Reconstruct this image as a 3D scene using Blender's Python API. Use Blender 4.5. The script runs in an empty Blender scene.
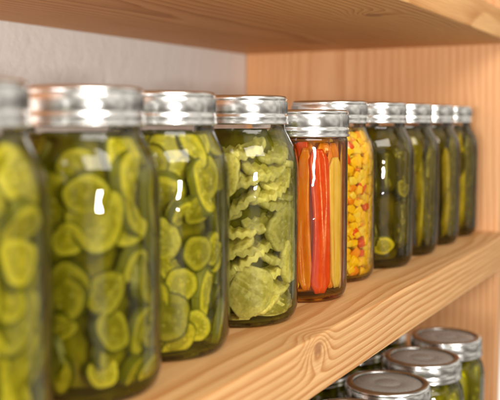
import bpy, bmesh, math, random
from mathutils import Vector, Matrix
scene = bpy.context.scene
COL = scene.collection
TAU = 2*math.pi
CAM = Vector((0, 0, .159))

# ------------------------------------------------------------ node helpers
class NT:
    def __init__(s, name):
        s.mat = bpy.data.materials.new(name); s.mat.use_nodes = True
        s.t = s.mat.node_tree; s.t.nodes.clear()
        s.out = s.t.nodes.new('ShaderNodeOutputMaterial')
    def n(s, typ, ins=None, **kw):
        nd = s.t.nodes.new(typ)
        for k, v in kw.items(): setattr(nd, k, v)
        for k, v in (ins or {}).items(): s.put(nd.inputs[k], v)
        return nd
    def put(s, sock, v):
        if isinstance(v, bpy.types.NodeSocket): s.t.links.new(v, sock)
        else:
            if sock.type == 'RGBA' and len(v) == 3: v = (*v, 1)
            sock.default_value = v
    def m(s, op, a, b=0.0, c=None, clamp=False):
        nd = s.t.nodes.new('ShaderNodeMath'); nd.operation = op; nd.use_clamp = clamp
        s.put(nd.inputs[0], a); s.put(nd.inputs[1], b)
        if c is not None: s.put(nd.inputs[2], c)
        return nd.outputs[0]
    def vm(s, op, a, b=(0, 0, 0)):
        nd = s.t.nodes.new('ShaderNodeVectorMath'); nd.operation = op
        s.put(nd.inputs[0], a); s.put(nd.inputs[1], b)
        return nd.outputs['Value'] if op in ('LENGTH', 'DOT_PRODUCT', 'DISTANCE') else nd.outputs[0]
    def noise(s, vec, scale, detail=2, rough=.5, dist=0):
        return s.n('ShaderNodeTexNoise', {'Vector': vec, 'Scale': scale, 'Detail': detail, 'Roughness': rough, 'Distortion': dist}).outputs[0]
    def mix(s, f, a, b, blend='MIX'):
        nd = s.t.nodes.new('ShaderNodeMix'); nd.data_type = 'RGBA'; nd.blend_type = blend
        s.put(nd.inputs[0], f); s.put(nd.inputs[6], a); s.put(nd.inputs[7], b)
        return nd.outputs[2]
    def ramp(s, f, stops):
        nd = s.t.nodes.new('ShaderNodeValToRGB'); cr = nd.color_ramp
        while len(cr.elements) < len(stops): cr.elements.new(.5)
        for e, (p, c) in zip(cr.elements, stops):
            e.position = p; e.color = (*c, 1) if len(c) == 3 else c
        s.put(nd.inputs[0], f); return nd.outputs[0]
    def step(s, v, a, b):
        nd = s.t.nodes.new('ShaderNodeMapRange'); nd.interpolation_type = 'SMOOTHSTEP'
        s.put(nd.inputs[0], v); nd.inputs[1].default_value = a; nd.inputs[2].default_value = b
        return nd.outputs[0]
    def surf(s, sock): s.t.links.new(sock, s.out.inputs[0])

def wood(name, axis='X', center=(0, .1, .1), freq=210, early=(.72, .44, .20), late=(.46, .20, .06), knots=(), seed=0., contrast=1., wav=.04):
    t = NT(name)
    P = t.n('ShaderNodeTexCoord').outputs['Object']
    if axis == 'Z':   # rotate so that grain runs along local x
        sp = t.n('ShaderNodeSeparateXYZ', {0: P})
        P = t.n('ShaderNodeCombineXYZ', {0: sp.outputs[2], 1: sp.outputs[1], 2: sp.outputs[0]}).outputs[0]
    low = t.noise(t.vm('ADD', t.vm('MULTIPLY', P, (1.7, 6, 6)), (seed, seed*1.7, 0)), 1.0, 2, .5)
    mid = t.noise(t.vm('ADD', t.vm('MULTIPLY', P, (9, 60, 60)), (seed, 0, 0)), 1.0, 2, .5)
    Q = t.vm('MULTIPLY', t.vm('SUBTRACT', P, center), (0.03, 1, 1))
    r = t.vm('LENGTH', Q)
    r = t.m('ADD', r, t.m('MULTIPLY', low, wav))
    r = t.m('ADD', r, t.m('MULTIPLY', mid, .003))
    dark = None
    for (k, rad, amp) in knots:
        d = t.vm('LENGTH', t.vm('MULTIPLY', t.vm('SUBTRACT', P, k), (.75, 1, 1.0)))
        g = t.m('POWER', 2.718, t.m('MULTIPLY', t.m('POWER', t.m('DIVIDE', d, rad*2.4), 2.0), -1.0))
        r = t.m('ADD', r, t.m('MULTIPLY', g, amp))
        mk = t.m('SUBTRACT', 1.0, t.step(d, rad*.55, rad*1.15))
        dark = mk if dark is None else t.m('MAXIMUM', dark, mk)
    fr = t.m('FRACT', t.m('MULTIPLY', r, freq))
    band = t.ramp(fr, [(0, (.10,)*3), (.35, (.2,)*3), (.72, (.75,)*3), (.88, (1,)*3), (.97, (.2,)*3), (1, (.10,)*3)])
    fib = t.noise(t.vm('MULTIPLY', P, (14, 900, 900)), 1.0, 3, .6)
    fib2 = t.noise(t.vm('MULTIPLY', P, (5, 170, 170)), 1.0, 3, .6)
    f = t.m('MULTIPLY', band, t.m('MULTIPLY_ADD', fib2, 1.3*contrast, .25*contrast), clamp=True)
    c = t.mix(f, early, late)
    c = t.mix(t.m('MULTIPLY', t.step(fib, .35, .72), .35), c, tuple(x*.62 for x in late))
    big = t.noise(t.vm('MULTIPLY', P, (1.4, 7, 7)), 1.0, 3)
    c = t.mix(t.m('MULTIPLY', t.step(big, .4, .75), .45), c, tuple(a*b for a, b in zip(early, (.84, .66, .5))))
    if dark is not None:
        kn = t.noise(t.vm('MULTIPLY', P, (300, 300, 300)), 1.0, 3)
        c = t.mix(t.m('MULTIPLY', dark, .85), c, t.mix(kn, (.20, .075, .025), (.42, .2, .085)))
    bmp = t.n('ShaderNodeBump', {'Height': t.m('ADD', t.m('MULTIPLY', fib, .6), t.m('MULTIPLY', band, .4)), 'Strength': .35, 'Distance': .0006}).outputs[0]
    b = t.n('ShaderNodeBsdfPrincipled', {'Base Color': c, 'Roughness': t.m('MULTIPLY_ADD', fib, .2, .45), 'Normal': bmp, 'Specular IOR Level': .25})
    t.surf(b.outputs[0]); return t.mat

def plaster():
    t = NT('wall_plaster'); P = t.n('ShaderNodeTexCoord').outputs['Object']
    n1 = t.noise(P, 60, 5, .6); n2 = t.noise(P, 5, 3)
    c = t.mix(n2, (.84, .84, .83), (.90, .90, .89))
    bmp = t.n('ShaderNodeBump', {'Height': n1, 'Strength': .45, 'Distance': .003}).outputs[0]
    t.surf(t.n('ShaderNodeBsdfPrincipled', {'Base Color': c, 'Roughness': .85, 'Normal': bmp}).outputs[0]); return t.mat

def glass():
    t = NT('clear_jar_glass'); P = t.n('ShaderNodeTexCoord').outputs['Object']
    bmp = t.n('ShaderNodeBump', {'Height': t.noise(P, 38, 2), 'Strength': .35, 'Distance': .003}).outputs[0]
    fr = t.n('ShaderNodeFresnel', {'IOR': 1.46, 'Normal': bmp}).outputs[0]
    tr = t.n('ShaderNodeBsdfTransparent', {'Color': (.985, .99, .975)}).outputs[0]
    gl = t.n('ShaderNodeBsdfGlossy', {'Color': (1, 1, 1), 'Roughness': .03, 'Normal': bmp}).outputs[0]
    mx = t.n('ShaderNodeMixShader', {0: fr, 1: tr, 2: gl})
    t.surf(mx.outputs[0]); return t.mat

def brine(name, tint, haze, core, f0=.06, f1=.35):
    """tinted clear liquid with suspended haze: longer path at the rim of the jar reads denser"""
    t = NT(name); P = t.n('ShaderNodeTexCoord').outputs['Object']
    nz = t.noise(P, 55, 3, .6)
    lw = t.n('ShaderNodeLayerWeight', {'Blend': .35}).outputs['Facing']
    fac = t.m('ADD', t.m('MULTIPLY_ADD', t.m('POWER', lw, 1.6), f1, f0), t.m('MULTIPLY_ADD', nz, .12, -.06), clamp=True)
    hz = t.mix(t.step(nz, .35, .65), haze, tuple(x*.55 for x in haze))
    df = t.n('ShaderNodeBsdfDiffuse', {'Color': hz}).outputs[0]
    tr = t.n('ShaderNodeBsdfTransparent', {'Color': tint}).outputs[0]
    t.surf(t.n('ShaderNodeMixShader', {0: fac, 1: tr, 2: df}).outputs[0])
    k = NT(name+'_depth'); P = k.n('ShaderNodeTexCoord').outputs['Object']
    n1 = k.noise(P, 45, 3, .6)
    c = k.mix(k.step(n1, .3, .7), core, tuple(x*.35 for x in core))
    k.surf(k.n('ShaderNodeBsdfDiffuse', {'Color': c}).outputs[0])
    return t.mat, k.mat

def metal():
    t = NT('tinned_lid_metal'); P = t.n('ShaderNodeTexCoord').outputs['Object']
    n1 = t.noise(P, 120, 3, .5)
    bmp = t.n('ShaderNodeBump', {'Height': n1, 'Strength': .05, 'Distance': .001}).outputs[0]
    c = t.mix(t.noise(P, 40, 3), (.76, .76, .76), (.86, .86, .85))
    t.surf(t.n('ShaderNodeBsdfPrincipled', {'Base Color': c, 'Metallic': 1., 'Roughness': t.m('MULTIPLY_ADD', n1, .10, .18), 'Normal': bmp}).outputs[0])
    d = NT('tinned_lid_disc'); P = d.n('ShaderNodeTexCoord').outputs['Object']
    n1 = d.noise(P, 150, 3, .5)
    d.surf(d.n('ShaderNodeBsdfPrincipled', {'Base Color': (.55, .55, .53, 1), 'Metallic': .55, 'Roughness': d.m('MULTIPLY_ADD', n1, .1, .22)}).outputs[0])
    return t.mat, d.mat

def fleshy(t, c, rough=.35, trans=.3, spec=.35, bump=None):
    inp = {'Base Color': c, 'Roughness': rough, 'Specular IOR Level': spec}
    if bump is not None: inp['Normal'] = bump
    b = t.n('ShaderNodeBsdfPrincipled', inp)
    tl = t.n('ShaderNodeBsdfTranslucent', {'Color': c})
    t.surf(t.n('ShaderNodeMixShader', {0: trans, 1: b.outputs[0], 2: tl.outputs[0]}).outputs[0])
    return t.mat

def pickle_mat(name, core, ring, flesh, skin, pale):
    t = NT(name)
    uv = t.n('ShaderNodeTexCoord').outputs['UV']
    rnd = t.n('ShaderNodeObjectInfo').outputs['Random']
    p = t.vm('MULTIPLY', t.vm('SUBTRACT', uv, (.5, .5, 0)), (2, 2, 0))
    rad = t.vm('LENGTH', p)
    off = t.n('ShaderNodeCombineXYZ', {0: t.m('MULTIPLY', rnd, 37.), 1: t.m('MULTIPLY', rnd, 91.), 2: 0.}).outputs[0]
    q = t.vm('ADD', p, off)
    wob = t.noise(q, 2.4, 3)
    rr = t.m('ADD', rad, t.m('MULTIPLY', t.m('MULTIPLY_ADD', wob, .9, -.45), t.m('SUBTRACT', 1.0, t.step(rad, .6, .95))))
    c = t.ramp(rr, [(0, core), (.36, core), (.56, tuple((a+b)/2 for a, b in zip(ring, flesh))), (.70, flesh), (.89, flesh), (.94, skin), (1, skin)])
    vo = t.n('ShaderNodeTexVoronoi', {'Vector': q, 'Scale': 3.9}).outputs['Distance']
    ringm = t.m('MULTIPLY', t.step(rad, .10, .22), t.m('SUBTRACT', 1.0, t.step(rad, .54, .68)))
    sd = t.m('SUBTRACT', 1.0, t.step(vo, .17, .27))
    gap = t.step(vo, .27, .42)
    c = t.mix(t.m('MULTIPLY', t.m('MULTIPLY', gap, ringm), .75), c, ring)
    c = t.mix(t.m('MULTIPLY', t.m('MULTIPLY', sd, ringm), .9), c, pale)
    mott = t.noise(q, 5, 4, .7)
    c = t.mix(t.m('MULTIPLY', t.step(mott, .42, .72), .5), c, tuple(x*.5 for x in ring))
    br = t.m('MULTIPLY_ADD', rnd, .6, .70)
    c = t.mix(1., c, t.n('ShaderNodeCombineXYZ', {0: br, 1: br, 2: br}).outputs[0], 'MULTIPLY')
    bmp = t.n('ShaderNodeBump', {'Height': t.m('ADD', mott, sd), 'Strength': .5, 'Distance': .0008}).outputs[0]
    return fleshy(t, c, .25, .38, .5, bmp)

def stick_mat(name, skin, flesh, pale):
    t = NT(name)
    tc = t.n('ShaderNodeTexCoord'); uv = tc.outputs['UV']; P = tc.outputs['Object']
    rnd = t.n('ShaderNodeObjectInfo').outputs['Random']
    u = t.n('ShaderNodeSeparateXYZ', {0: uv}).outputs[0]
    nz = t.noise(t.vm('MULTIPLY', P, (90, 90, 30)), 1., 4, .6)
    warts = t.n('ShaderNodeTexVoronoi', {'Vector': t.vm('MULTIPLY', P, (150, 150, 90)), 'Scale': 1.}).outputs['Distance']
    sk = t.mix(t.m('MULTIPLY', t.m('SUBTRACT', 1., t.step(warts, .1, .38)), .75), skin, tuple(min(1, x*3.0) for x in skin))
    c = t.mix(t.step(t.m('ADD', u, t.m('MULTIPLY_ADD', nz, .5, -.25)), .25, .55), sk, flesh)
    c = t.mix(t.m('MULTIPLY', t.m('SUBTRACT', 1., t.step(warts, .1, .3)), t.step(u, .6, .8)), c, pale)
    c = t.mix(t.m('MULTIPLY', t.step(nz, .46, .68), .75), c, tuple(x*.5 for x in skin))
    br = t.m('MULTIPLY_ADD', rnd, 1.0, .55)
    c = t.mix(1., c, t.n('ShaderNodeCombineXYZ', {0: br, 1: br, 2: br}).outputs[0], 'MULTIPLY')
    bmp = t.n('ShaderNodeBump', {'Height': t.m('ADD', nz, t.m('SUBTRACT', 1., t.step(warts, .05, .35))), 'Strength': .5, 'Distance': .001}).outputs[0]
    return fleshy(t, c, .28, .2, .5, bmp)

def pepper_mat(name, c1, c2, trans=.3):
    t = NT(name); P = t.n('ShaderNodeTexCoord').outputs['Object']
    n1 = t.noise(t.vm('MULTIPLY', P, (160, 160, 50)), 1., 4, .6)
    c = t.mix(t.step(n1, .3, .7), c1, c2)
    bmp = t.n('ShaderNodeBump', {'Height': n1, 'Strength': .4, 'Distance': .001}).outputs[0]
    return fleshy(t, c, .25, trans, .5, bmp)

# ------------------------------------------------------------ mesh helpers
def link(o, parent=None):
    COL.objects.link(o)
    if parent: o.parent = parent
    return o
def mesh_obj(name, verts, faces, mat, parent=None, uvs=None, smooth=True, loc=None):
    me = bpy.data.meshes.new(name); me.from_pydata(verts, [], faces)
    if uvs:
        ul = me.uv_layers.new(name='UVMap')
        for lp in me.loops: ul.data[lp.index].uv = uvs[lp.vertex_index]
    if smooth: me.polygons.foreach_set('use_smooth', [True]*len(me.polygons))
    me.materials.append(mat); me.update()
    o = bpy.data.objects.new(name, me)
    if loc is not None: o.location = loc
    return link(o, parent)
def lathe(prof, seg, rib=None, closed_ends=True):
    vs, fs = [], []
    for i, (r, z) in enumerate(prof):
        for j in range(seg):
            a = TAU*j/seg; rr = r
            if rib and rib[0] <= z <= rib[1] and r > rib[2]: rr += rib[3]*(1 if j % 2 else -1)
            vs.append((rr*math.cos(a), rr*math.sin(a), z))
    for i in range(len(prof)-1):
        for j in range(seg):
            k = (j+1) % seg
            fs.append((i*seg+j, i*seg+k, (i+1)*seg+k, (i+1)*seg+j))
    if closed_ends:
        fs.append(tuple(reversed(range(seg)))); n = len(prof)-1
        fs.append(tuple(n*seg+j for j in range(seg)))
    return vs, fs
def interp(prof, z):
    for (r0, z0), (r1, z1) in zip(prof, prof[1:]):
        if z0 <= z <= z1: return r0+(r1-r0)*(z-z0)/max(1e-9, z1-z0)
    return prof[-1][0] if z > prof[-1][1] else prof[0][0]
def smooth_prof(pts, n=5):
    out = []
    for i in range(len(pts)-1):
        p0 = pts[max(0, i-1)]; p1 = pts[i]; p2 = pts[i+1]; p3 = pts[min(len(pts)-1, i+2)]
        for k in range(n):
            t = k/n
            f = lambda a, b, c, d: .5*((2*b)+(-a+c)*t+(2*a-5*b+4*c-d)*t*t+(-a+3*b-3*c+d)*t**3)
            out.append((f(p0[0], p1[0], p2[0], p3[0]), f(p0[1], p1[1], p2[1], p3[1])))
    out.append(pts[-1]); return out

# ------------------------------------------------------------ materials
M_glass = glass(); M_metal, M_disc = metal()
M_pick = pickle_mat('pickle_slice_flesh', (.76, .68, .11), (.40, .37, .02), (.82, .75, .14), (.17, .18, .010), (1.0, .94, .52))
M_crink = pickle_mat('crinkle_pickle_flesh', (.86, .78, .32), (.60, .54, .14), (.90, .82, .36), (.94, .88, .48), (.98, .94, .64))
M_dark = stick_mat('dark_pickle_skin', (.11, .095, .006), (.40, .33, .035), (.55, .47, .10))
M_spear = stick_mat('pickle_spear_flesh', (.15, .13, .008), (.44, .35, .03), (.58, .48, .12))
M_lowp = stick_mat('lower_pickle_skin', (.26, .24, .015), (.66, .52, .05), (.80, .66, .18))
M_red = pepper_mat('red_pepper_flesh', (.88, .12, .010), (.74, .045, .006))
M_orange = pepper_mat('orange_pepper_flesh', (.95, .38, .015), (.88, .25, .008))
M_yellow = pepper_mat('yellow_pepper_flesh', (1.0, .72, .030), (.97, .58, .012))
M_ivory = pepper_mat('pale_pepper_flesh', (.95, .78, .20), (.90, .66, .10))
B_green = brine('green_pickle_brine', (.98, .95, .48), (.50, .45, .02), (.24, .215, .010), .03, .34)
B_light = brine('pale_pickle_brine', (.98, .97, .66), (.46, .42, .04), (.15, .135, .01), .02, .36)
B_gold = brine('golden_pepper_brine', (1, .92, .62), (.80, .42, .05), (.75, .28, .02), .02, .35)
B_corn = brine('yellow_pepper_brine', (1, .97, .58), (.95, .65, .02), (.9, .52, .01), .03, .30)
B_dark = brine('dark_olive_brine', (.96, .88, .34), (.34, .24, .008), (.12, .095, .004), .02, .36)

# ------------------------------------------------------------ jar shapes
REG = dict(R=.047, prof=[(.006, .0035), (.028, .0022), (.0355, .0002), (.0405, .0008), (.0440, .0036), (.0460, .0085), (.0470, .016),
     (.0471, .05), (.0471, .09), (.0470, .116), (.0462, .127), (.0438, .1365), (.0404, .1435), (.0376, .149), (.0364, .154), (.0362, .172)],
     lid=.0385, H=.178, fill=.151, bh=.0225)
WIDE = dict(R=.0435, prof=[(.006, .0035), (.026, .0022), (.0330, .0002), (.0380, .0008), (.0410, .0036), (.0425, .0085), (.0430, .016),
     (.0430, .05), (.0428, .09), (.0427, .12), (.0426, .134), (.0424, .141), (.0416, .145), (.0412, .162)],
     lid=.0438, H=.168, fill=.142, bh=.0240)
WQ = dict(R=.0475, prof=[(.006, .0035), (.028, .0022), (.0355, .0002), (.0405, .0008), (.0440, .0036), (.0462, .0085), (.0474, .016),
     (.0475, .05), (.0475, .09), (.0474, .128), (.0466, .138), (.0446, .146), (.0422, .151), (.0416, .172)],
     lid=.0440, H=.178, fill=.149, bh=.0215)
for S in (REG, WIDE, WQ):
    S['sp'] = smooth_prof(S['prof'], 4)
    gv, gf = lathe(S['sp'], 80, closed_ends=False)
    me = bpy.data.meshes.new('glass_body'); me.from_pydata(gv, [], gf + [tuple(reversed(range(80)))])
    me.polygons.foreach_set('use_smooth', [True]*len(me.polygons)); me.materials.append(M_glass); S['glass'] = me
    bp = [(max(.004, r-.0016), z+(.0028 if z < .004 else 0)) for r, z in S['sp'] if z <= S['fill']]
    bp.append((bp[-1][0], S['fill'])); S['bp'] = bp
    bv, bf = lathe(bp, 64); nsurf = len(bf)
    core = [(max(.003, r-.0145), z+.003) for r, z in bp[4:-3]]
    cv, cf = lathe(core, 40); o = len(bv)
    S['brine_geo'] = (bv+cv, bf+[tuple(o+i for i in f) for f in cf], nsurf)
    r, H, h = S['lid'], S['H'], S['bh']
    band = [(r-.0085, H-.0012), (r-.0080, H-.0002), (r-.0045, H), (r-.0022, H-.0004), (r-.0012, H-.0014), (r-.0008, H-.0030),
            (r-.0013, H-.0040), (r-.0013, H-.0043), (r-.0009, H-.0052), (r-.0009, H-h*.60), (r-.0013, H-h*.64), (r-.0004, H-h*.69),
            (r-.0001, H-h*.79), (r-.0007, H-h*.86), (r+.0003, H-h*.94), (r+.0002, H-h*.985), (r-.0008, H-h), (r-.0012, H-h*.96)]
    bv, bf = lathe(band, 120, rib=(H-h*.61, H-.0050, .02, .00055), closed_ends=False)
    me = bpy.data.meshes.new('screw_band'); me.from_pydata(bv, [], bf); me.materials.append(M_metal)
    me.polygons.foreach_set('use_smooth', [True]*len(me.polygons)); S['band'] = me
    disc = [(.0005, H-.0012), (.012, H-.0012), (.0135, H-.0018), (.015, H-.0012), (r-.0115, H-.0012), (r-.0100, H-.0019), (r-.0078, H-.0018), (r-.0078, H-.0030)]
    dv, df = lathe(disc, 96)
    me = bpy.data.meshes.new('lid'); me.from_pydata(dv, [], df); me.materials.append(M_disc)
    me.polygons.foreach_set('use_smooth', [True]*len(me.polygons)); S['disc'] = me

def clampv(S, p, off):
    z = min(max(p.z, .006+off*.3), S['fill']-.001-off*.3)
    lim = interp(S['bp'], z) - .0005 - off
    r = math.hypot(p.x, p.y)
    if r > lim: return Vector((p.x*lim/r, p.y*lim/r, z))
    return Vector((p.x, p.y, z))

def add_slice(S, jar, rng, c, n, spin, r, t, mat, name, crinkle=0., off=0., per=.0085):
    n = n.normalized()
    cr = Vector((c.x, c.y, 0))
    tang = Vector((-c.y, c.x, 0)).normalized() if cr.length > 1e-5 else Vector((1, 0, 0))
    ex = (tang-n*tang.dot(n)).normalized(); ey = n.cross(ex)
    ca, sa = math.cos(spin), math.sin(spin)
    ex, ey = ex*ca+ey*sa, ey*ca-ex*sa
    M = Matrix((ex, ey, n)).transposed()
    seg = 88 if crinkle else 30
    fr = [0.03, .2, .4, .55, .7, .83, .96] if crinkle else [.03, .35, .65, .88, .965]
    lst = [(f, .5) for f in fr]+[(1, .32), (1, -.32)]+[(f, -.5) for f in reversed(fr)]
    ph = rng.random()*TAU; ecc = rng.uniform(.80, 1.0); bend = rng.uniform(-14, 14)*(.25 if crinkle else 1)
    outw = 1 if (cr.length < 1e-6 or n.dot(cr) > 0) else -1
    vs, uv = [], []
    for f, h in lst:
        for j in range(seg):
            a = TAU*j/seg
            rr = r*f*(1+.04*math.sin(3*a+ph)+.03*math.sin(5*a+2*ph))
            x, y = rr*math.cos(a), rr*math.sin(a)*ecc
            z = h*t + bend*x*x*.6 + bend*.5*y*x
            if crinkle: z += crinkle*(2/math.pi)*math.asin(.96*math.sin(TAU*x/per+ph))*1.1
            p = clampv(S, c+M @ Vector((x, y, z)), off + (0 if h*outw > 0 else t*.8*abs(n.dot(cr.normalized()) if cr.length > 0 else 0)))
            q = M.transposed() @ (p-c)
            vs.append(q); uv.append((.5+.5*f*math.cos(a), .5+.5*f*math.sin(a)))
    fs = []
    for i in range(len(lst)-1):
        for j in range(seg):
            k = (j+1) % seg
            fs.append((i*seg+j, (i+1)*seg+j, (i+1)*seg+k, i*seg+k))
    fs.append(tuple(range(seg))); nl = len(lst)-1
    fs.append(tuple(nl*seg+j for j in reversed(range(seg))))
    o = mesh_obj(name, vs, fs, mat, jar, uv)
    o.matrix_local = Matrix.Translation(c) @ M.to_4x4()
    return o

def fill_slices(S, jar, rng, mat):
    top = S['fill']-.004
    z = .015
    while z < top:
        R = interp(S['bp'], z)
        nper = 9; ph = rng.random()*TAU
        for i in range(nper):
            a = ph+TAU*(i+rng.uniform(-.4, .4))/nper
            rd = Vector((math.cos(a), math.sin(a), 0)); tg = Vector((-rd.y, rd.x, 0))
            r = rng.choice([.011, .014, .017, .019, .021])*rng.uniform(.92, 1.06)
            zz = min(max(z+rng.uniform(-.009, .009), .014), top)
            tilt = rng.choice([.2, .5, .9, 1.2])
            n = rd+tg*rng.uniform(-tilt, tilt)+Vector((0, 0, rng.uniform(-tilt, tilt)))
            c = rd*(R-.0040-.0080*rng.random())
            add_slice(S, jar, rng, c+Vector((0, 0, zz)), n, rng.random()*TAU, r, rng.uniform(.0045, .0070), mat, 'pickle_slice', 0., rng.uniform(.0002, .0050))
        z += .0155

def fill_crinkle(S, jar, rng, mat):
    ca = math.atan2(CAM.y-jar.location.y, CAM.x-jar.location.x)
    top = S['fill']-.006
    nm = 'crinkle_cut_pickle'
    for da, z, r in [(-.45, .116, .022), (.20, .028, .021), (.95, .075, .020), (-1.2, .062, .020), (1.3, .05, .02), (2.2, .1, .02), (3.1, .05, .021), (-2.2, .12, .02), (-2.6, .04, .02)]:
        a = ca+da; rd = Vector((math.cos(a), math.sin(a), 0))
        add_slice(S, jar, rng, rd*(interp(S['bp'], z)-.004)+Vector((0, 0, z)), rd+Vector((0, 0, rng.uniform(-.2, .2))), rng.uniform(.3, 1.2), r, .005, mat, nm, .0010, .0003)
    z = .012
    k = 0
    while z < top:
        R = interp(S['bp'], z)
        for i in range(5):
            a = ca+TAU*(i+.5*(k % 2)+rng.uniform(-.2, .2))/5
            rd = Vector((math.cos(a), math.sin(a), 0)); tg = Vector((-rd.y, rd.x, 0))
            n = Vector((0, 0, 1))+rd*rng.uniform(.10, .80)+tg*rng.uniform(-.65, .1)
            r = rng.uniform(.019, .025)
            add_slice(S, jar, rng, rd*(R-.018+rng.uniform(-.002, .003))+Vector((0, 0, z+rng.uniform(-.002, .002))), n, rng.uniform(-.12, .12), r, .0050, mat, nm, .0014, rng.uniform(.0004, .0040), per=.0068)
        z += .0104; k += 1

def loft(S, jar, rng, base, top, section, scale_fn, bend, mat, name, off=0., nl=22, uvx=None, bump=0.):
    ax = (top-base); L = ax.length; ax.normalize()
    mid = (base+top)/2; rd = Vector((mid.x, mid.y, 0))
    rd = rd.normalized() if rd.length > 1e-5 else Vector((1, 0, 0))
    tg = ax.cross(rd).normalized(); rd = tg.cross(ax)
    vs, uv, fs = [], [], []; ns = len(section); ph = rng.random()*9
    for i in range(nl+1):
        t = i/nl; s = scale_fn(t)
        ctr = base+ax*L*t + tg*bend*math.sin(math.pi*t) + rd*bend*.3*math.sin(TAU*t)
        for j, (x, y) in enumerate(section):
            b = 1+bump*(math.sin(j*2.3+i*.9+ph)*math.sin(i*1.3+j*.7+ph))
            p = clampv(S, ctr+(tg*x+rd*y)*s*b, off)
            vs.append(p-mid); uv.append((uvx[j] if uvx else 0, t))
    for i in range(nl):
        for j in range(ns):
            k = (j+1) % ns
            fs.append((i*ns+j, i*ns+k, (i+1)*ns+k, (i+1)*ns+j))
    fs.append(tuple(reversed(range(ns)))); fs.append(tuple(nl*ns+j for j in range(ns)))
    return mesh_obj(name, vs, fs, mat, jar, uv, loc=mid)

def cap(t): return max(.06, (1-abs(2*t-1)**4.5))**.55
def circ(r, n=18): return [(r*math.cos(TAU*j/n), r*math.sin(TAU*j/n)) for j in range(n)]

def fill_gherkins(S, jar, rng, mat, n=9, extra=()):
    top = S['fill']-.003; ph = rng.random()*TAU
    for lay in range(2):
        z0, z1 = ((.008, top*.56) if lay == 0 else (top*.46, top))
        for i in range(n):
            a = ph+lay*.4+TAU*(i+rng.uniform(-.25, .25))/n; a2 = a+rng.uniform(-.5, .5)
            R = S['R']-.0022; r = rng.uniform(.0105, .0145); c = R-r*.93
            zz0 = z0+rng.uniform(0, .02); zz1 = z1-rng.uniform(0, .02)
            loft(S, jar, rng, Vector((c*math.cos(a), c*math.sin(a), zz0)), Vector((c*math.cos(a2), c*math.sin(a2), zz1)),
                 circ(r), cap, rng.uniform(-.005, .005), mat, 'whole_pickle', rng.uniform(0, .003), bump=.05, uvx=[0]*18)
    ca = math.atan2(CAM.y-jar.location.y, CAM.x-jar.location.x)
    for da, z, r in extra:
        a = ca+da; rd = Vector((math.cos(a), math.sin(a), 0))
        add_slice(S, jar, rng, rd*(S['R']-.007)+Vector((0, 0, z)), rd+Vector((0, 0, rng.uniform(-.5, .5))), 0, r, .005, M_pick, 'pickle_slice', 0, .0020)

def fill_spears(S, jar, rng, mat, n=12):
    top = S['fill']-.002
    r = .0150
    arc = [(r*math.cos(b), r*math.sin(b)) for b in [math.radians(45+90*k/7) for k in range(8)]]
    sec0 = arc+[(-r*.35, r*.35), (0, 0), (r*.35, r*.35)]
    uvx = [0, 0, 0, 0, 0, 0, 0, 0, .8, 1, .8]
    sec0 = [(x, y-r*.6) for x, y in sec0]
    for i in range(n):
        a = TAU*(i+rng.uniform(-.25, .25))/n; a2 = a+rng.uniform(-.3, .3)
        rot = [0, 1.2, 3.1, -1.5, .2][i % 5]+rng.uniform(-.3, .3); cs, sn = math.cos(rot), math.sin(rot)
        sec = [(x*cs-y*sn, x*sn+y*cs) for x, y in sec0]
        R = S['R']-.0100
        loft(S, jar, rng, Vector((R*math.cos(a), R*math.sin(a), .008+rng.uniform(0, .008))), Vector((R*math.cos(a2), R*math.sin(a2), top-rng.uniform(0, .025))),
             sec, lambda t: max(.2, min(1, (1-abs(2*t-1)**6)*1.05)), rng.uniform(-.006, .006), mat, 'pickle_spear', rng.uniform(0, .0025), uvx=uvx, bump=.03)
    for i in range(7):
        a = TAU*i/7+rng.uniform(-.3, .3); z = rng.uniform(.03, top-.03); R = S['R']-.006; a2 = a+rng.uniform(-.6, .6)
        loft(S, jar, rng, Vector((R*math.cos(a), R*math.sin(a), z-.022)), Vector((R*math.cos(a2), R*math.sin(a2), z+.022)), sec0, cap, .003, mat, 'pickle_spear', .0015, uvx=[.5, .1, 0, 0, 0, 0, .1, .5, 1, 1, 1], bump=.05)

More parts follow.
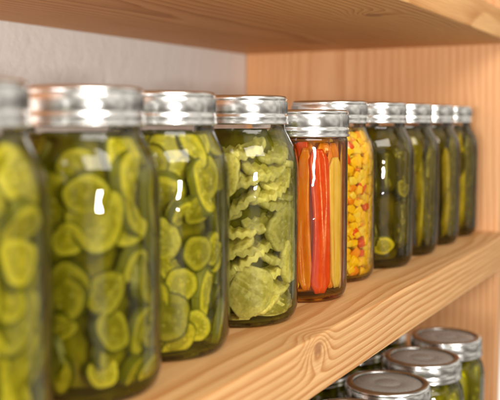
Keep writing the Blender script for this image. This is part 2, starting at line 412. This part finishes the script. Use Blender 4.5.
def fill_peppers(S, jar, rng):
    ca = math.atan2(CAM.y-jar.location.y, CAM.x-jar.location.x)
    top = S['fill']-.002
    def strip(a, w, mat, z0, z1, lean, R, th=.0036, bend=0., nm='pepper_strip', off=None):
        k = 9; sec = []
        for j in range(k):
            x = -w/2+w*j/(k-1); sec.append((x, -.0012*math.cos(2.6*math.pi*x/w)+.0010))
        for j in reversed(range(k)):
            x = -w/2+w*j/(k-1); sec.append((x*.96, -.0012*math.cos(2.6*math.pi*x/w)+.0010-th))
        ph = rng.random()*6
        loft(S, jar, rng, Vector((R*math.cos(a), R*math.sin(a), z0)), Vector((R*math.cos(a+lean), R*math.sin(a+lean), z1)), sec,
             lambda t: max(.45, min(1, (1-abs(2*t-1)**14)*1.1))*(1+.13*math.sin(5*t+ph)), bend, mat, nm, rng.uniform(.0003, .0030) if off is None else off, nl=30)
    R = S['R']-.0040
    # angles grow towards the end panel as seen from the front
    vis = [(-1.35, .015, M_ivory), (-1.02, .013, M_orange), (-.74, .013, M_yellow), (-.45, .014, M_orange), (-.14, .0135, M_yellow),
           (.14, .0120, M_orange), (.47, .0185, M_red), (.80, .010, M_orange), (1.00, .0160, M_ivory), (1.32, .013, M_yellow), (1.6, .013, M_orange)]
    for da, w, m in vis:
        red = m is M_red
        strip(ca+da, w, m, rng.uniform(.008, .012), top-(.006 if red else rng.uniform(.0, .016)), -.08 if red else rng.uniform(-.10, .10), R-rng.uniform(0, .0015), bend=.003 if red else rng.uniform(-.004, .004), off=.0004 if red or m is M_ivory else None)
    for i in range(8):
        strip(ca+1.85+i*.40, .015, rng.choice([M_red, M_orange, M_yellow, M_ivory]), .009, top-rng.uniform(0, .01), rng.uniform(-.1, .1), R)
    for i in range(15):
        strip(ca+TAU*i/15+.2, .017, rng.choice([M_red, M_orange, M_orange, M_yellow]), .010, top-.001, rng.uniform(-.2, .2), R-.007)
    for da, z in ((-.40, .012), (.12, .001), (2, .01), (3, .01), (4, .01)):
        strip(ca+da, .011, rng.choice([M_red, M_orange]), top-.022-z, top-z*.2+.001, rng.uniform(-.6, .6), R-.0005)

def fill_dice(S, jar, rng):
    bm = bmesh.new(); bmesh.ops.create_cube(bm, size=1.)
    bmesh.ops.bevel(bm, geom=bm.edges[:], offset=.24, segments=2, affect='EDGES', profile=.6)
    base_v = [v.co.copy() for v in bm.verts]; base_f = [tuple(v.index for v in f.verts) for f in bm.faces]; bm.free()
    items = []
    z = .010; top = S['fill']-.003
    while z < top:
        R = interp(S['bp'], z)
        for ring, nn in ((R-.0038, 32), (R-.0100, 22)):
            ph = rng.random()
            for i in range(nn):
                a = TAU*(i+ph+rng.uniform(-.3, .3))/nn
                items.append(Vector((ring*math.cos(a), ring*math.sin(a), z+rng.uniform(-.0035, .0035))))
        z += .0070
    ca = (CAM-jar.location); ca.z = 0; ca.normalize()
    items.sort(key=lambda c: -(c.x*ca.x+c.y*ca.y + (0.1 if math.hypot(c.x, c.y) > interp(S['bp'], c.z)-.008 else 0)))
    bulk = ([], [], [])
    ms = [M_red, M_orange, M_ivory, M_yellow]
    for idx, c in enumerate(items):
        s = Vector((rng.uniform(.0065, .0120), rng.uniform(.006, .0100), rng.uniform(.0050, .0080)))
        E = Matrix.Rotation(rng.random()*TAU, 3, Vector((rng.uniform(-1, 1), rng.uniform(-1, 1), rng.uniform(-1, 1))).normalized())
        off = rng.uniform(0.0003, .0022)
        vs = [clampv(S, c+E @ Vector((v.x*s.x*(1+.35*v.z), v.y*s.y*(1-.3*v.x), v.z*s.z*(1+.3*v.y))), off)-c for v in base_v]
        x = rng.random(); m = 0 if x < .08 else (1 if x < .15 else (2 if x < .34 else 3))
        if idx < 100: mesh_obj('diced_pepper', vs, base_f, ms[m], jar, loc=c)
        else:
            o = len(bulk[0]); bulk[0].extend([v+c for v in vs]); bulk[1].extend([tuple(o+i for i in f) for f in base_f]); bulk[2].extend([m]*len(base_f))
    o = mesh_obj('diced_pepper_pile', bulk[0], bulk[1], M_red, jar)
    for m in (M_orange, M_ivory, M_yellow): o.data.materials.append(m)
    o.data.polygons.foreach_set('material_index', bulk[2]); o['kind'] = 'stuff'

def make_jar(S, X, L, z, bmat, filler, label, group, seed):
    rng = random.Random(seed)
    e = bpy.data.objects.new('mason_jar', None); e.empty_display_size = .03
    e.location = (X, L, z); link(e)
    e['label'] = label; e['category'] = 'jar'; e['group'] = group
    g = bpy.data.objects.new('glass_body', S['glass']); link(g, e)
    bv, bf, ns = S['brine_geo']
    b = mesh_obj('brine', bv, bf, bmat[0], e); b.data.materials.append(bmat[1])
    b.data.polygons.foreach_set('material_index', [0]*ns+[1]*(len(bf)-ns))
    d = bpy.data.objects.new('lid', S['disc']); link(d, e)
    b = bpy.data.objects.new('screw_band', S['band']); link(b, d); b.rotation_euler.z = rng.random()*TAU
    filler(S, e, rng)
    return e

GS = 'jars in a row on the middle shelf'; GL = 'jars standing on the lower shelf'
sl = lambda S, j, r: fill_slices(S, j, r, M_pick)
slc = lambda S, j, r: fill_crinkle(S, j, r, M_crink)
gh = lambda S, j, r: fill_gherkins(S, j, r, M_dark, extra=[(.35, .026, .013), (1.0, .085, .013)])
sp = lambda S, j, r: fill_spears(S, j, r, M_spear)
pick_lab = 'mason jar of yellow-green pickle slices with silver lid on shelf'
dark_lab = 'mason jar of dark green pickle spears on wooden shelf'
make_jar(REG, .286, .320, 0, B_green, sl, pick_lab, GS, 1)
make_jar(REG, .389, .327, 0, B_green, sl, pick_lab, GS, 2)
make_jar(REG, .486, .336, 0, B_green, sl, pick_lab, GS, 3)
make_jar(REG, .593, .334, 0, B_light, slc, 'mason jar of pale crinkle-cut pickles beside the pepper jar', GS, 4)
make_jar(WIDE, .6955, .329, 0, B_gold, fill_peppers, 'short straight jar of red and yellow pepper strips on shelf', GS, 5)
make_jar(REG, .793, .343, 0, B_corn, fill_dice, 'mason jar of diced yellow peppers with red bits', GS, 6)
make_jar(REG, .889, .334, 0, B_dark, gh, 'mason jar of whole dark green pickles on wooden shelf', GS, 7)
make_jar(REG, .985, .334, 0, B_dark, sp, dark_lab, GS, 8)
make_jar(REG, 1.080, .334, 0, B_dark, sp, dark_lab, GS, 9)
make_jar(REG, 1.175, .334, 0, B_dark, sp, dark_lab, GS, 10)
LZ = -.286
low_lab = 'wide-mouth mason jar of green pickles on lower shelf'
for i, (x, y) in enumerate([(1.03, .285), (.925, .283), (.815, .285), (.71, .283), (1.06, .39), (.955, .385), (.85, .388), (.745, .385)]):
    make_jar(WQ, x, y, LZ, B_green, (lambda S, j, r: fill_gherkins(S, j, r, M_lowp, n=8)), low_lab, GL, 30+i)

# ------------------------------------------------------------ shelf unit
def box(name, lo, hi, mat, parent=None, bev=.002):
    c = (Vector(lo)+Vector(hi))/2; h = (Vector(hi)-Vector(lo))/2
    bm = bmesh.new(); bmesh.ops.create_cube(bm, size=2.)
    for v in bm.verts: v.co = Vector((v.co.x*h.x, v.co.y*h.y, v.co.z*h.z))
    if bev: bmesh.ops.bevel(bm, geom=bm.edges[:], offset=bev, segments=3, affect='EDGES', profile=.5)
    me = bpy.data.meshes.new(name); bm.to_mesh(me); bm.free(); me.materials.append(mat)
    o = bpy.data.objects.new(name, me); o.location = c; return link(o, parent)
unit = bpy.data.objects.new('wooden_shelving_unit', None); unit.location = (0, 0, 0); link(unit)
unit['label'] = 'natural pine shelving unit with thick boards holding canning jars'; unit['category'] = 'shelf'
FY = .252; BY = .68; PX = 1.226; TH = .045
mx, my = (-.6+PX-.001)/2, (FY+BY)/2
def lk(x, y, z, zc): return (x-mx, y-my, z-zc)
w_mid = wood('pine_board_wood', 'X', (0, -.17, .07), 170, knots=[(lk(.565, FY, -.010, -TH/2), .0060, .025)], seed=1.3, contrast=1.15)
w_top = wood('pine_upper_board_wood', 'X', (0, .03, .075), 130, early=(.74, .42, .17), late=(.48, .21, .06), knots=[(lk(.83, FY+.06, .265, .284), .010, .03), (lk(.45, FY+.19, .265, .284), .013, .03)], seed=4.1)
w_low = wood('pine_lower_board_wood', 'X', (0, -.1, .06), 190, seed=7.7)
w_side = wood('pine_side_panel_wood', 'Z', (0, .05, .09), 120, early=(.78, .44, .22), late=(.60, .27, .10), knots=(), seed=2.9, contrast=.95)
box('shelf_board', (-.6, FY, -TH), (PX-.001, BY-.001, 0), w_mid, unit)
box('shelf_board', (-.6, FY, .265), (PX-.001, BY-.001, .303), w_top, unit)
box('shelf_board', (-.6, FY-.02, LZ-.038), (PX-.001, BY-.001, LZ), w_low, unit)
box('side_panel', (PX, .268, -.7), (PX+.038, BY-.001, .8), w_side, unit)
wall = box('wall', (-1.2, BY, -.9), (2.4, BY+.08, 1.1), plaster(), None, 0)
wall['label'] = 'off-white plaster wall behind the wooden shelving unit'; wall['category'] = 'wall'

# ------------------------------------------------------------ camera, light
cam = bpy.data.cameras.new('camera'); co = bpy.data.objects.new('camera', cam); link(co)
co.location = CAM; cam.sensor_width = 36; cam.lens = 61.2
pitch = math.atan(80/850)
co.rotation_euler = (math.pi/2-pitch, 0, math.radians(28.7-90))
cam.clip_start = .01; cam.clip_end = 50
cam.dof.use_dof = True; cam.dof.focus_distance = .72; cam.dof.aperture_fstop = 6.0
scene.camera = co
w = bpy.data.worlds.new('World'); scene.world = w; w.use_nodes = True
nt = w.node_tree; bg = nt.nodes['Background']
tc = nt.nodes.new('ShaderNodeTexCoord'); nz = nt.nodes.new('ShaderNodeTexNoise'); nz.inputs['Scale'].default_value = 2.3; nz.inputs['Detail'].default_value = 1.5
nt.links.new(tc.outputs['Generated'], nz.inputs['Vector'])
rp = nt.nodes.new('ShaderNodeValToRGB'); nt.links.new(nz.outputs[0], rp.inputs[0])
rp.color_ramp.elements[0].position = .44; rp.color_ramp.elements[0].color = (.13, .11, .085, 1)
rp.color_ramp.elements[1].position = .62; rp.color_ramp.elements[1].color = (1.3, 1.20, 1.06, 1)
nt.links.new(rp.outputs[0], bg.inputs[0]); bg.inputs[1].default_value = .95
def area(name, loc, tgt, sx, sy, e, col):
    l = bpy.data.lights.new(name, 'AREA'); l.shape = 'RECTANGLE'; l.size = sx; l.size_y = sy; l.energy = e; l.color = col
    o = bpy.data.objects.new(name, l); o.location = loc
    o.rotation_euler = (Vector(tgt)-Vector(loc)).to_track_quat('-Z', 'Y').to_euler(); link(o)
area('key_lamp', (-.22, -1.12, .06), (.6, .33, .08), .16, .12, 11, (1, .96, .89))
area('soft_lamp', (-.1, -1.1, 1.25), (.7, .35, .05), 1.3, .8, 33, (1, .95, .87))
area('side_fill_light', (-1.0, .22, .16), (.6, .68, .22), .5, .4, 30, (1, .98, .95))  # unseen fill, added to brighten the wall, end panel and upper shelf underside
scene.view_settings.view_transform = 'Standard'; scene.view_settings.look = 'None'; scene.view_settings.exposure = 0
